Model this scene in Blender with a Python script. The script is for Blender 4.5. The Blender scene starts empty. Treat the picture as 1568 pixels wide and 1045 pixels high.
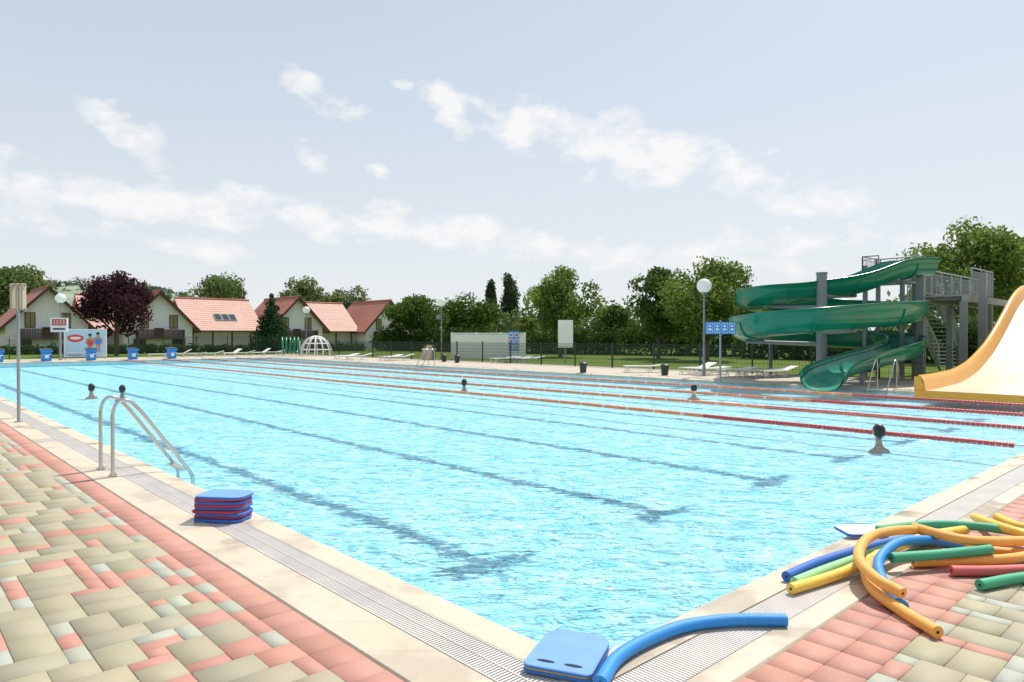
import bpy, math, random
import numpy as np
from mathutils import Vector, Matrix, noise as mnoise

R = random.Random(7)
scene = bpy.context.scene
CAMP = Vector((-2.62, -2.32, 1.6))
YAW = math.radians(42.7)
FW = Vector((math.sin(YAW), math.cos(YAW), 0)); RT = Vector((math.cos(YAW), -math.sin(YAW), 0))

def site(b, s, z=0.0):
    """survey station: bearing column b, distance s in metres -> world point (pool corner = origin)"""
    p = CAMP + RT*((b-784)/1068*s) + FW*s
    return Vector((p.x, p.y, z))
def gnd(b, row, z=0.0):
    s = (1.6-z)*1068/(row-515)
    return site(b, s, z)

# ---------------------------------------------------------------- materials
def nn(nt, t, **kw):
    n = nt.nodes.new(t)
    for k, v in kw.items():
        setattr(n, k, v)
    return n
def mth(nt, op, a, b=None, c=None, clamp=False):
    n = nt.nodes.new('ShaderNodeMath'); n.operation = op; n.use_clamp = clamp
    for i, v in enumerate((a, b, c)):
        if v is None: continue
        if isinstance(v, (int, float)): n.inputs[i].default_value = v
        else: nt.links.new(v, n.inputs[i])
    return n.outputs[0]
def dot(nt, v, w):
    n = nn(nt, 'ShaderNodeVectorMath', operation='DOT_PRODUCT'); nt.links.new(v, n.inputs[0]); n.inputs[1].default_value = w
    return n.outputs['Value']
def mixc(nt, fac, a, b, mode='MIX'):
    n = nt.nodes.new('ShaderNodeMix'); n.data_type = 'RGBA'; n.blend_type = mode
    for i, v in ((0, fac), (6, a), (7, b)):
        if isinstance(v, (int, float)): n.inputs[i].default_value = v
        elif isinstance(v, (tuple, list)): n.inputs[i].default_value = (*v[:3], 1)
        else: nt.links.new(v, n.inputs[i])
    return n.outputs[2]
def noise(nt, vec, scale, detail=3, rough=.5):
    n = nt.nodes.new('ShaderNodeTexNoise'); n.inputs['Scale'].default_value = scale
    n.inputs['Detail'].default_value = detail; n.inputs['Roughness'].default_value = rough
    if vec is not None: nt.links.new(vec, n.inputs['Vector'])
    return n
def newmat(name):
    m = bpy.data.materials.new(name); m.use_nodes = True
    nt = m.node_tree; nt.nodes.clear()
    out = nt.nodes.new('ShaderNodeOutputMaterial')
    return m, nt, out
def mat(name, col, rough=.6, metal=0, var=.12, vscale=3.0, bump=0.0, bscale=40, spec=.5, attr=False, trans=0.0):
    m, nt, out = newmat(name)
    b = nt.nodes.new('ShaderNodeBsdfPrincipled')
    nt.links.new(b.outputs[0], out.inputs[0])
    pos = nt.nodes.new('ShaderNodeNewGeometry').outputs['Position']
    nz = noise(nt, pos, vscale, 2, .6)
    if attr:
        a = nt.nodes.new('ShaderNodeAttribute'); a.attribute_name = 'col'
        base = a.outputs['Color']
    else: base = col
    f = mth(nt, 'MULTIPLY_ADD', nz.outputs[0], var*4, 1-var*2)
    sc = nn(nt, 'ShaderNodeVectorMath', operation='SCALE')
    if attr: nt.links.new(base, sc.inputs[0])
    else: sc.inputs[0].default_value = base
    nt.links.new(f, sc.inputs['Scale'])
    c = sc.outputs[0]
    nt.links.new(c, b.inputs['Base Color'])
    b.inputs['Roughness'].default_value = rough; b.inputs['Metallic'].default_value = metal
    b.inputs['Specular IOR Level'].default_value = spec
    if bump > 0:
        n2 = noise(nt, pos, bscale, 2, .6)
        bp = nt.nodes.new('ShaderNodeBump'); bp.inputs['Strength'].default_value = bump; bp.inputs['Distance'].default_value = .01
        nt.links.new(n2.outputs[0], bp.inputs['Height']); nt.links.new(bp.outputs[0], b.inputs['Normal'])
    if trans > 0:
        tr = nt.nodes.new('ShaderNodeBsdfTranslucent'); nt.links.new(c, tr.inputs[0])
        mx = nt.nodes.new('ShaderNodeMixShader'); mx.inputs[0].default_value = trans
        if attr:
            df = nt.nodes.new('ShaderNodeBsdfDiffuse'); nt.links.new(c, df.inputs[0]); nt.links.new(df.outputs[0], mx.inputs[1]); nt.nodes.remove(b)
        else: nt.links.new(b.outputs[0], mx.inputs[1])
        nt.links.new(tr.outputs[0], mx.inputs[2])
        nt.links.new(mx.outputs[0], out.inputs[0])
    return m

M = {}
M['chrome'] = mat('stainless_steel', (.60,.57,.53), .2, 1, .05)
M['steel'] = mat('galvanised_steel', (.36,.38,.39), .45, .5, .1)
M['greypaint'] = mat('grey_paint', (.25,.27,.28), .5, 0, .1)
M['white'] = mat('white_plastic', (.8,.8,.78), .4, 0, .04)
M['plaster'] = mat('white_plaster', (.86,.85,.82), .85, 0, .05, 1.5)
M['wood'] = mat('dark_wood', (.085,.04,.025), .6, 0, .2, 6)
M['glass'] = mat('window_glass', (.03,.04,.05), .06, 0, .1)
M['curtain'] = mat('yellow_curtain', (.32,.27,.13), .8, 0, .1)
M['bluep'] = mat('blue_plastic', (.03,.22,.62), .4, 0, .06)
M['blueb'] = mat('blue_foam', (.03,.17,.55), .55, 0, .06, 20, .3, 300)
M['bluel'] = mat('light_blue_foam', (.15,.33,.72), .5, 0, .07, 12, .3, 300)
M['redf'] = mat('red_foam', (.42,.03,.06), .6, 0, .06, 20)
M['yel'] = mat('yellow_foam', (.85,.55,.08), .55, 0, .06, 20, .3, 200)
M['ora'] = mat('orange_foam', (.88,.40,.08), .55, 0, .06, 20, .3, 200)
M['grn'] = mat('green_foam', (.05,.38,.20), .55, 0, .06, 20, .3, 200)
M['lgrn'] = mat('light_green_foam', (.28,.62,.28), .6, 0, .06, 20, .3, 200)
M['pnk'] = mat('red_noodle_foam', (.66,.13,.12), .6, 0, .06, 20, .3, 200)
M['nblue'] = mat('navy_foam', (.02,.13,.50), .55, 0, .06, 20, .3, 200)
M['nblu2'] = mat('bright_blue_foam', (.02,.26,.68), .5, 0, .06, 20, .3, 200)
M['hole'] = mat('dark_hole', (.02,.03,.05), .9)
M['slideg'] = mat('green_fibreglass', (.008,.205,.12), .2, 0, .14, 1.0)
M['slidegl'] = mat('pale_green_fibreglass', (.05,.31,.21), .25, 0, .14, 1.2)
M['slidey'] = mat('yellow_fibreglass', (.82,.39,.05), .25, 0, .06)
M['slidec'] = mat('cream_fibreglass', (.76,.66,.50), .25, 0, .09, .7)
M['fence'] = mat('green_fence_paint', (.02,.05,.03), .5)
M['dark'] = mat('dark_metal', (.03,.035,.035), .5)
M['bark'] = mat('bark', (.11,.085,.065), .9, 0, .2, 8)
M['leaf'] = mat('leaves', (0,0,0), .55, 0, .12, .8, attr=True, trans=.42)
M['skin'] = mat('skin', (.50,.27,.19), .5, 0, .05)
M['hair'] = mat('dark_hair', (.02,.013,.01), .4, 0, .2, 60)
M['lips'] = mat('lips', (.35,.12,.10), .5)
M['orf'] = mat('orange_float', (.86,.27,.12), .4, 0, .05)
M['whf'] = mat('pale_float', (.8,.55,.42), .4, 0, .05)
M['rdf'] = mat('red_float', (.60,.06,.05), .4, 0, .05)
M['red'] = mat('red_print', (.7,.06,.05), .4)
M['post'] = mat('poster_blue', (.45,.70,.82), .4, 0, .08, 1)
M['sgnb'] = mat('sign_blue', (.03,.26,.70), .4)
M['conc'] = mat('concrete_panels', (.92,.90,.85), .85, 0, .03, 1.2)
M['mulch'] = mat('beige_render', (.5,.42,.32), .8)
M['led'] = mat('led_display', (.5,.02,.02), .3)
M['globe'] = mat('globe_glass', (.92,.92,.90), .25, 0, .02, trans=.5)

def roof_mat(name, col):
    m, nt, out = newmat(name)
    b = nt.nodes.new('ShaderNodeBsdfPrincipled'); nt.links.new(b.outputs[0], out.inputs[0])
    pos = nt.nodes.new('ShaderNodeNewGeometry').outputs['Position']
    sx = nt.nodes.new('ShaderNodeSeparateXYZ'); nt.links.new(pos, sx.inputs[0])
    rows = mth(nt, 'FRACT', mth(nt, 'MULTIPLY', sx.outputs[2], 4.0))
    vo = nt.nodes.new('ShaderNodeTexVoronoi'); vo.inputs['Scale'].default_value = 2.2; nt.links.new(pos, vo.inputs['Vector'])
    nz = noise(nt, pos, .6, 3, .7)
    c = mixc(nt, mth(nt, 'MULTIPLY', vo.outputs['Color'], .45), col, tuple(min(1, x*1.5) for x in col))
    c = mixc(nt, mth(nt, 'MULTIPLY', nz.outputs[0], .6), c, tuple(x*.5 for x in col))
    c = mixc(nt, mth(nt, 'MULTIPLY', mth(nt, 'LESS_THAN', rows, .2), .6), c, (.14,.06,.045))
    nt.links.new(c, b.inputs['Base Color']); b.inputs['Roughness'].default_value = .75
    return m
M['roof'] = roof_mat('terracotta_tiles', (.48,.18,.125))
M['roof2'] = roof_mat('pale_terracotta_tiles', (.66,.41,.33))  # paler terracotta tone for the wing roofs

# ---------------------------------------------------------------- mesh builder
class MB:
    def __init__(s): s.v=[]; s.f=[]; s.m=[]; s.mats=[]; s.sm=[]
    def mi(s, m):
        m = M[m] if isinstance(m, str) else m
        if m not in s.mats: s.mats.append(m)
        return s.mats.index(m)
    def add(s, vs, fs, m, smooth=False):
        o = len(s.v); s.v += [tuple(v) for v in vs]
        k = s.mi(m)
        for f in fs:
            s.f.append(tuple(i+o for i in f)); s.m.append(k); s.sm.append(smooth)
    def box(s, c, sz, m, rot=0, mtx=None):
        x, y, z = sz[0]/2, sz[1]/2, sz[2]/2
        vs = [Vector((a*x, b*y, d*z)) for a in (-1,1) for b in (-1,1) for d in (-1,1)]
        if mtx is None: mtx = Matrix.Rotation(rot, 3, 'Z')
        vs = [mtx @ v + Vector(c) for v in vs]
        s.add(vs, [(0,1,3,2),(4,6,7,5),(0,4,5,1),(2,3,7,6),(0,2,6,4),(1,5,7,3)], m)
    def cyl(s, p0, p1, r0, m, r1=None, n=10):
        s.tube([p0, p1], r0, m, n, [r0, r0 if r1 is None else r1])
    def tube(s, pts, r, m, n=10, radii=None, caps=True):
        pts = [Vector(p) for p in pts]; vs = []; up = None
        for i, p in enumerate(pts):
            t = (pts[min(i+1, len(pts)-1)] - pts[max(i-1, 0)]).normalized()
            if up is None:
                up = Vector((0,0,1)) if abs(t.z) < .9 else Vector((1,0,0))
            a = t.cross(up).normalized(); up = a.cross(t).normalized()
            rr = radii[i] if radii else r
            for k in range(n):
                g = 2*math.pi*k/n
                vs.append(p + (a*math.cos(g) + up*math.sin(g))*rr)
        fs = []
        for i in range(len(pts)-1):
            for k in range(n):
                fs.append((i*n+k, i*n+(k+1)%n, (i+1)*n+(k+1)%n, (i+1)*n+k))
        s.add(vs, fs, m, True)
        if caps:
            s.add(vs[:n], [tuple(range(n))[::-1]], m); s.add(vs[-n:], [tuple(range(n))], m)
    def sphere(s, c, r, m, nu=16, nv=10, fn=None):
        r = r if isinstance(r, (tuple, list)) else (r, r, r)
        vs = []; fs = []
        for j in range(nv+1):
            th = math.pi*j/nv
            for i in range(nu):
                ph = 2*math.pi*i/nu
                d = Vector((math.sin(th)*math.cos(ph), math.sin(th)*math.sin(ph), math.cos(th)))
                p = Vector((d.x*r[0], d.y*r[1], d.z*r[2]))
                if fn: p = fn(p, d)
                vs.append(p + Vector(c))
        for j in range(nv):
            for i in range(nu):
                fs.append((j*nu+i, (j+1)*nu+i, (j+1)*nu+(i+1)%nu, j*nu+(i+1)%nu))
        s.add(vs, fs, m, True)
    def obj(s, name, parent=None, loc=(0,0,0), rot=0, sc=1):
        me = bpy.data.meshes.new(name); me.from_pydata(s.v, [], s.f)
        for m in s.mats: me.materials.append(m)
        me.polygons.foreach_set('material_index', s.m); me.polygons.foreach_set('use_smooth', s.sm)
        me.update()
        o = bpy.data.objects.new(name, me); scene.collection.objects.link(o)
        o.location = loc; o.rotation_euler = (0,0,rot); o.scale = (sc,sc,sc)
        if parent: o.parent = parent
        return o
def empty(name, loc=(0,0,0)):
    e = bpy.data.objects.new(name, None); scene.collection.objects.link(e); e.location = loc; return e
def catmull(P, n=10):
    P = [Vector(p) for p in P]; P = [P[0]*2-P[1]] + P + [P[-1]*2-P[-2]]; out = []
    for i in range(1, len(P)-2):
        a, b, c, d = P[i-1:i+3]
        for k in range(n):
            t = k/n
            out.append(.5*((2*b)+(c-a)*t+(2*a-5*b+4*c-d)*t*t+(3*b-a-3*c+d)*t**3))
    out.append(P[-2]); return out

# ---------------------------------------------------------------- ground / deck
PX, PY = 20.0, 50.0
EL, ER = -.80, -.66     # outer edge of stone border: long side / short side
def sheet(name, rects, z, m):
    mb = MB()
    for (x0,y0,x1,y1) in rects:
        mb.add([(x0,y0,z),(x1,y0,z),(x1,y1,z),(x0,y1,z)], [(0,1,2,3)], m)
    return mb.obj(name)
gm, nt, out = newmat('grass')
b = nt.nodes.new('ShaderNodeBsdfDiffuse'); nt.links.new(b.outputs[0], out.inputs[0])
pos = nt.nodes.new('ShaderNodeNewGeometry').outputs['Position']
n1 = noise(nt, pos, .15, 4, .65); n2 = noise(nt, pos, 6, 3, .7)
c = mixc(nt, n1.outputs[0], (.07,.13,.025), (.20,.23,.07)); c = mixc(nt, mth(nt,'MULTIPLY',n2.outputs[0],.6), c, (.11,.19,.04))
nt.links.new(c, b.inputs['Color'])
Gz = -.06
big = 2500
sheet('ground', [(-big,-big,-9,big),(-9,-big,big,-8),(26,-8,big,big),(-9,56,26,big)], Gz, gm)
cm, nt, out = newmat('concrete_slabs')
b = nt.nodes.new('ShaderNodeBsdfPrincipled'); nt.links.new(b.outputs[0], out.inputs[0])
pos = nt.nodes.new('ShaderNodeNewGeometry').outputs['Position']
br = nt.nodes.new('ShaderNodeTexBrick'); br.inputs['Scale'].default_value = 1.0
br.inputs['Brick Width'].default_value = .5; br.inputs['Row Height'].default_value = .5; br.inputs['Mortar Size'].default_value = .012; br.offset = 0
br.inputs['Color1'].default_value = (.46,.40,.32,1); br.inputs['Color2'].default_value = (.52,.44,.36,1); br.inputs['Mortar'].default_value = (.25,.22,.18,1)
nt.links.new(pos, br.inputs['Vector'])
n1 = noise(nt, pos, .8, 3, .6)
c = mixc(nt, mth(nt,'MULTIPLY',n1.outputs[0],.35), br.outputs['Color'], (.36,.33,.28))
nt.links.new(c, b.inputs['Base Color']); b.inputs['Roughness'].default_value = .8
sheet('pool_deck_paving', [(PX+.72,-8,26,56),(-9,PY+.72,PX+.72,56)], -.004, cm)
bed = mat('paver_bed_sand', (.22,.19,.145), .95, 0, .15, 20)
sheet('paver_bed', [(-9,-8,EL+.02,PY+.72),(EL+.02,-8,PX+.72,ER+.02)], -.0085, bed)

pm, nt, out = newmat('concrete_pavers')
b = nt.nodes.new('ShaderNodeBsdfPrincipled'); nt.links.new(b.outputs[0], out.inputs[0])
pos = nt.nodes.new('ShaderNodeNewGeometry').outputs['Position']
a = nt.nodes.new('ShaderNodeAttribute'); a.attribute_name = 'col'
n1 = noise(nt, pos, 1.1, 4, .65); n2 = noise(nt, pos, 140, 3, .75); n3 = noise(nt, pos, 8, 6, .78)
f = mth(nt,'ADD', mth(nt,'MULTIPLY_ADD', n1.outputs[0], .36, .60), mth(nt,'MULTIPLY', n2.outputs[0], .44))
sc_ = nn(nt,'ShaderNodeVectorMath',operation='SCALE'); nt.links.new(a.outputs['Color'], sc_.inputs[0]); nt.links.new(f, sc_.inputs['Scale'])
st = mth(nt,'MULTIPLY', mth(nt,'SUBTRACT', n3.outputs[0], .55, clamp=True), 2.4, clamp=True)
c = mixc(nt, st, sc_.outputs[0], (.27,.23,.165))
nt.links.new(c, b.inputs['Base Color'])
r = mth(nt,'MULTIPLY_ADD', n1.outputs[0], -.35, .85); nt.links.new(r, b.inputs['Roughness'])
bp = nt.nodes.new('ShaderNodeBump'); bp.inputs['Strength'].default_value=.4; bp.inputs['Distance'].default_value=.003
nt.links.new(n2.outputs[0], bp.inputs['Height']); nt.links.new(bp.outputs[0], b.inputs['Normal'])
tiles = []
GR = (.355,.318,.212); RD = (.475,.228,.172); LG = (.37,.38,.30)
def jit(c, a=.065):
    k = 1+R.uniform(-a, a); return (c[0]*k*(1+R.uniform(-.03,.03)), c[1]*k, c[2]*k*(1+R.uniform(-.06,.06)))
U = .100
def fill(x0, y0, nx, ny):
    occ = np.zeros((nx, ny), bool)
    for j in range(ny):
        for i in range(nx):
            if occ[i, j]: continue
            opts = []
            for (w, h, wt) in ((3,2,9),(2,3,5),(2,2,6),(2,1,1.0),(1,2,.8),(1,1,.05)):
                if i+w <= nx and j+h <= ny and not occ[i:i+w, j:j+h].any(): opts.append((w,h,wt))
            w, h, _ = R.choices(opts, [o[2] for o in opts])[0]
            occ[i:i+w, j:j+h] = True
            ar = w*h
            if ar == 1: col = LG if R.random() < .7 else RD
            elif ar == 6: col = GR if R.random() < .95 else RD
            elif ar == 4: col = GR if R.random() < .58 else RD
            else: col = RD if R.random() < .5 else LG
            tiles.append((x0+i*U, y0+j*U, x0+(i+w)*U, y0+(j+h)*U, jit(col)))
y = ER
while y < PY+.5: tiles.append((EL-.20, y, EL, y+.20, jit(RD,.10))); y += .20
x = EL-.20
while x < PX+.5:
    tiles.append((x, ER-.20, x+.20, ER, jit(RD,.10))); tiles.append((x, ER-.40, x+.20, ER-.20, jit(RD,.12))); x += .20
fill(EL-.20-48*U, ER-.40-36*U, 48, 36+4+int((PY+1)/U))
fill(EL-.20, ER-.40-36*U, int((PX+2)/U), 36)
nT = len(tiles); T = np.array([t[:4] for t in tiles]); C = np.array([t[4] for t in tiles])
g = .0016; bv = .0032
V = np.zeros((nT, 8, 3))
for k, (ix, iy, sx_, sy_) in enumerate(((0,1,1,1),(2,1,-1,1),(2,3,-1,-1),(0,3,1,-1))):
    V[:,k,0] = T[:,ix]+sx_*g; V[:,k,1] = T[:,iy]+sy_*g; V[:,k,2] = -.007
    V[:,k+4,0] = T[:,ix]+sx_*(g+bv); V[:,k+4,1] = T[:,iy]+sy_*(g+bv)
rr0 = np.random.RandomState(3)
V[:,4:,2] = rr0.uniform(-.0012,.0012,(nT,1)) + rr0.uniform(-.0006,.0006,(nT,4))
V[:,:,:2] += rr0.uniform(-.0011,.0011,(nT,1,2))
quad = np.array([[4,5,6,7],[0,1,5,4],[1,2,6,5],[2,3,7,6],[3,0,4,7]])
F = (quad[None]+np.arange(nT)[:,None,None]*8).reshape(-1,4)
def quads_mesh(name, V, F, C4, m):
    me = bpy.data.meshes.new(name)
    me.vertices.add(len(V)); me.vertices.foreach_set('co', V.astype(np.float32).ravel())
    me.loops.add(F.size); me.loops.foreach_set('vertex_index', F.astype(np.int32).ravel())
    me.polygons.add(len(F)); me.polygons.foreach_set('loop_start', np.arange(0, F.size, 4, dtype=np.int32))
    me.update(calc_edges=True); me.validate()
    at = me.attributes.new('col', 'FLOAT_COLOR', 'CORNER'); at.data.foreach_set('color', C4.astype(np.float32).ravel())
    me.materials.append(m); return me
C4 = np.ones((nT, 20, 4)); C4[:,:,:3] = C[:,None,:]
me = quads_mesh('paving', V.reshape(-1,3), F, C4, pm)
o = bpy.data.objects.new('paving', me); scene.collection.objects.link(o)

# coping, gutter grate
cop, nt, out = newmat('coping_stone')
b = nt.nodes.new('ShaderNodeBsdfPrincipled'); nt.links.new(b.outputs[0], out.inputs[0])
pos = nt.nodes.new('ShaderNodeNewGeometry').outputs['Position']
n1 = noise(nt, pos, 1.6, 4, .6); n2 = noise(nt, pos, 25, 4, .7)
c = mixc(nt, n1.outputs[0], (.53,.44,.32), (.66,.58,.47)); c = mixc(nt, mth(nt,'MULTIPLY',n2.outputs[0],.4), c, (.44,.36,.25))
sx = nt.nodes.new('ShaderNodeSeparateXYZ'); nt.links.new(pos, sx.inputs[0])
jx = mth(nt,'LESS_THAN', mth(nt,'FRACT', mth(nt,'MULTIPLY', mth(nt,'ADD',sx.outputs[0],sx.outputs[1]), 2.0)), .012)
c = mixc(nt, mth(nt,'MULTIPLY',jx,.5), c, (.2,.17,.13))
nwet = noise(nt,pos,1.3,4,.6)
wet = mth(nt,'MULTIPLY', mth(nt,'SUBTRACT', nwet.outputs[0], .50, clamp=True), 9, clamp=True)
c = mixc(nt, mth(nt,'MULTIPLY',wet,.35), c, (.34,.27,.18))
nt.links.new(c, b.inputs['Base Color'])
nt.links.new(mth(nt,'MULTIPLY_ADD', wet, -.52, .62), b.inputs['Roughness'])
bp = nt.nodes.new('ShaderNodeBump'); bp.inputs['Strength'].default_value=.25; bp.inputs['Distance'].default_value=.004
nt.links.new(n2.outputs[0], bp.inputs['Height']); nt.links.new(bp.outputs[0], b.inputs['Normal'])
def ring(mb, prof, m):
    vs = []; n = len(prof)
    for (cx, cy, sx_, sy_) in ((0,0,-1,-1),(PX,0,1,-1),(PX,PY,1,1),(0,PY,-1,1)):
        for pr in prof:
            dx_, dy_, z = pr if len(pr) == 3 else (pr[0], pr[0], pr[1])
            vs.append((cx+sx_*dx_, cy+sy_*dy_, z))
    fs = []
    for k in range(4):
        for i in range(n-1):
            a = k*n+i; b_ = ((k+1)%4)*n+i
            fs.append((a, a+1, b_+1, b_))
    mb.add(vs, fs, m, False)
mb = MB(); ring(mb, [(-.005,-.12),(-.006,-.06),(.0,-.035),(.02,-.022),(.10,-.008),(.24,.003),(.255,.002),(.26,-.03)], cop); mb.obj('pool_coping')
mb = MB(); ring(mb, [(.495,.495,-.03),(.50,.50,.002),(.505,.505,.004),(.785,.645,.004),(.797,.657,-.012)], cop); mb.obj('deck_edge_stone')
grm = mat('grate_plastic', (.60,.56,.52), .5, 0, .12, 3); chm = mat('gutter_channel', (.13,.12,.11), .8)
mb = MB(); ring(mb, [(.26,-.03),(.495,-.03)], chm); mb.obj('gutter_channel')
mb = MB(); pitch = .021
def slat(x0,y0,x1,y1):
    z = -.001
    mb.add([(x0,y0,z),(x1,y0,z),(x1,y1,z),(x0,y1,z),(x0,y0,z-.018),(x1,y0,z-.018),(x1,y1,z-.018),(x0,y1,z-.018)],
           [(0,1,2,3),(0,4,5,1),(1,5,6,2),(2,6,7,3),(3,7,4,0)], grm)
y = -.26
while y < PY+.26:
    slat(-.492,y,-.263,y+.013); y += pitch
y = 0
while y < PY+.2:
    slat(PX+.263,y,PX+.492,y+.02); y += pitch*2
x = -.26
while x < PX+.26:
    slat(x,-.492,x+.013,-.263)
    slat(x,PY+.263,x+.013,PY+.492); x += pitch
k = 0
while k*pitch < .225:
    slat(-.490+k*pitch, -.490, -.490+k*pitch+.013, -.263); k += 1
for d in (.262,.375,.486):
    for (x0,y0,x1,y1) in ((-d-.004,-d,-d+.004,PY+d),(PX+d-.004,-d,PX+d+.004,PY+d)):
        mb.add([(x0,y0,.0015),(x1,y0,.0015),(x1,y1,.0015),(x0,y1,.0015)],[(0,1,2,3)],grm)
mb.obj('gutter_grate')

# pool basin
WA, WB = (RT.x,RT.y,0), (FW.x*2.3,FW.y*2.3,0)
def wavevec(nt, pos, kb=1.0):
    cb = nt.nodes.new('ShaderNodeCombineXYZ'); nt.links.new(dot(nt,pos,WA), cb.inputs[0]); nt.links.new(dot(nt,pos,tuple(v*kb for v in WB)), cb.inputs[1]); return cb.outputs[0]
pf, nt, out = newmat('pool_tiles')
b = nt.nodes.new('ShaderNodeBsdfDiffuse'); nt.links.new(b.outputs[0], out.inputs[0])
pos = nt.nodes.new('ShaderNodeNewGeometry').outputs['Position']
wv = wavevec(nt, pos)
nzv = noise(nt, wv, 1.6, 1, .5); nzw = noise(nt, wv, 6.5, 2, .6)
def centred(n, k):
    sub = nn(nt,'ShaderNodeVectorMath',operation='SUBTRACT'); nt.links.new(n.outputs['Color'], sub.inputs[0]); sub.inputs[1].default_value=(.5,.5,.5)
    scl = nn(nt,'ShaderNodeVectorMath',operation='SCALE'); nt.links.new(sub.outputs[0], scl.inputs[0]); scl.inputs['Scale'].default_value=k; return scl.outputs[0]
ad = nn(nt,'ShaderNodeVectorMath',operation='ADD'); nt.links.new(pos, ad.inputs[0]); nt.links.new(centred(nzv,.34), ad.inputs[1])
ad2 = nn(nt,'ShaderNodeVectorMath',operation='ADD'); nt.links.new(ad.outputs[0], ad2.inputs[0]); nt.links.new(centred(nzw,.55), ad2.inputs[1])
sx = nt.nodes.new('ShaderNodeSeparateXYZ'); nt.links.new(ad2.outputs[0], sx.inputs[0])
dx = mth(nt,'MULTIPLY', mth(nt,'ABSOLUTE', mth(nt,'SUBTRACT', mth(nt,'FRACT', mth(nt,'MULTIPLY', sx.outputs[0], .4)), .5)), 2.5)
def soft(v, w, e=.07): return mth(nt,'MULTIPLY', mth(nt,'SUBTRACT', w, v), 1/e, clamp=True)
ay = mth(nt,'ABSOLUTE', mth(nt,'SUBTRACT', sx.outputs[1], 25))
ln = mth(nt,'MULTIPLY', soft(dx,.135), soft(ay, 23.0))
tb = mth(nt,'MULTIPLY', soft(dx,.5), soft(mth(nt,'ABSOLUTE', mth(nt,'SUBTRACT', ay, 22.85)), .145))
msk = mth(nt,'MAXIMUM', ln, tb)
n1 = noise(nt, pos, .25, 2, .5)
base = mixc(nt, n1.outputs[0], (.42,.75,.84), (.49,.80,.88))
c = mixc(nt, mth(nt,'MULTIPLY', msk, .72), base, (.06,.13,.21))
nt.links.new(c, b.inputs['Color'])
ZF = -.34
mb = MB(); mb.add([(0,0,ZF),(PX,0,ZF),(PX,PY,ZF),(0,PY,ZF)],[(0,1,2,3)],pf)
wt = mat('pool_wall_tiles', (.48,.78,.86), .4, 0, .05)
ring(mb, [(0,ZF),(0,-.13),(-.005,-.12)], wt); mb.obj('pool_basin')

# water
wm, nt, out = newmat('water')
pos = nt.nodes.new('ShaderNodeNewGeometry').outputs['Position']
wv = wavevec(nt, pos, .8)
w1 = noise(nt, wv, 1.3, 2, .55); w2 = noise(nt, wv, 5.0, 2, .6)
w1.inputs['Distortion'].default_value=.7; w2.inputs['Distortion'].default_value=.9
h = mth(nt,'ADD', mth(nt,'MULTIPLY', w1.outputs[0], .75), mth(nt,'MULTIPLY', w2.outputs[0], .38))
bp = nt.nodes.new('ShaderNodeBump'); bp.inputs['Strength'].default_value=1.0; bp.inputs['Distance'].default_value=.22
nt.links.new(h, bp.inputs['Height'])
fr = nt.nodes.new('ShaderNodeFresnel'); fr.inputs[0].default_value=1.33; nt.links.new(bp.outputs[0], fr.inputs['Normal'])
gl = nt.nodes.new('ShaderNodeBsdfGlossy'); gl.inputs['Roughness'].default_value=.06; nt.links.new(bp.outputs[0], gl.inputs['Normal'])
tp = nt.nodes.new('ShaderNodeBsdfTransparent')
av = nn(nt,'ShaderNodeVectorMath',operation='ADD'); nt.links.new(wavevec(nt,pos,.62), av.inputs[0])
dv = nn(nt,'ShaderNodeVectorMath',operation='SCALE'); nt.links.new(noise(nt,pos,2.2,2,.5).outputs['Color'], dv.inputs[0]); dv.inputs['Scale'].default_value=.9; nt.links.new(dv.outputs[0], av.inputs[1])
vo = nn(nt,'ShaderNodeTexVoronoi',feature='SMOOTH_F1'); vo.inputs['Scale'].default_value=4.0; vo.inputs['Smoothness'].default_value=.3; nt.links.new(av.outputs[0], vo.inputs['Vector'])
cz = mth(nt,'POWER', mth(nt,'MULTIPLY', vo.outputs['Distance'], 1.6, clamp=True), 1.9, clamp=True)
caustic_tint = mixc(nt, cz, (.62,.85,.91), (1.0,1.0,1.0))  # caustic light net painted into the surface's transparent tint
nt.links.new(caustic_tint, tp.inputs[0])
mx = nt.nodes.new('ShaderNodeMixShader')
nt.links.new(mth(nt,'MULTIPLY', fr.outputs[0], .72), mx.inputs[0]); nt.links.new(tp.outputs[0], mx.inputs[1]); nt.links.new(gl.outputs[0], mx.inputs[2]); nt.links.new(mx.outputs[0], out.inputs[0])
sheet('water', [(0.0,0.0,PX,PY)], -.034, wm)

# ---------------------------------------------------------------- lane ropes
for X in (10.0, 12.5, 15.0, 17.5):
    mb = MB(); y = .25; i = 0
    mb.tube([(X,.0,-.03),(X,PY,-.03)], .006, 'orf', 5)
    while y < PY-.25:
        wob = .05*math.sin(y*.35+X)+.012*math.sin(y*2.3)
        if y < 5.5 or y > 44.5: m_ = 'rdf'
        else: m_ = 'orf' if i % 9 else 'whf'
        mb.cyl((X+wob, y, -.036), (X+wob, y+.062, -.036), .040, m_, n=8)
        y += .080; i += 1
    mb.obj('lane_rope')

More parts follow.
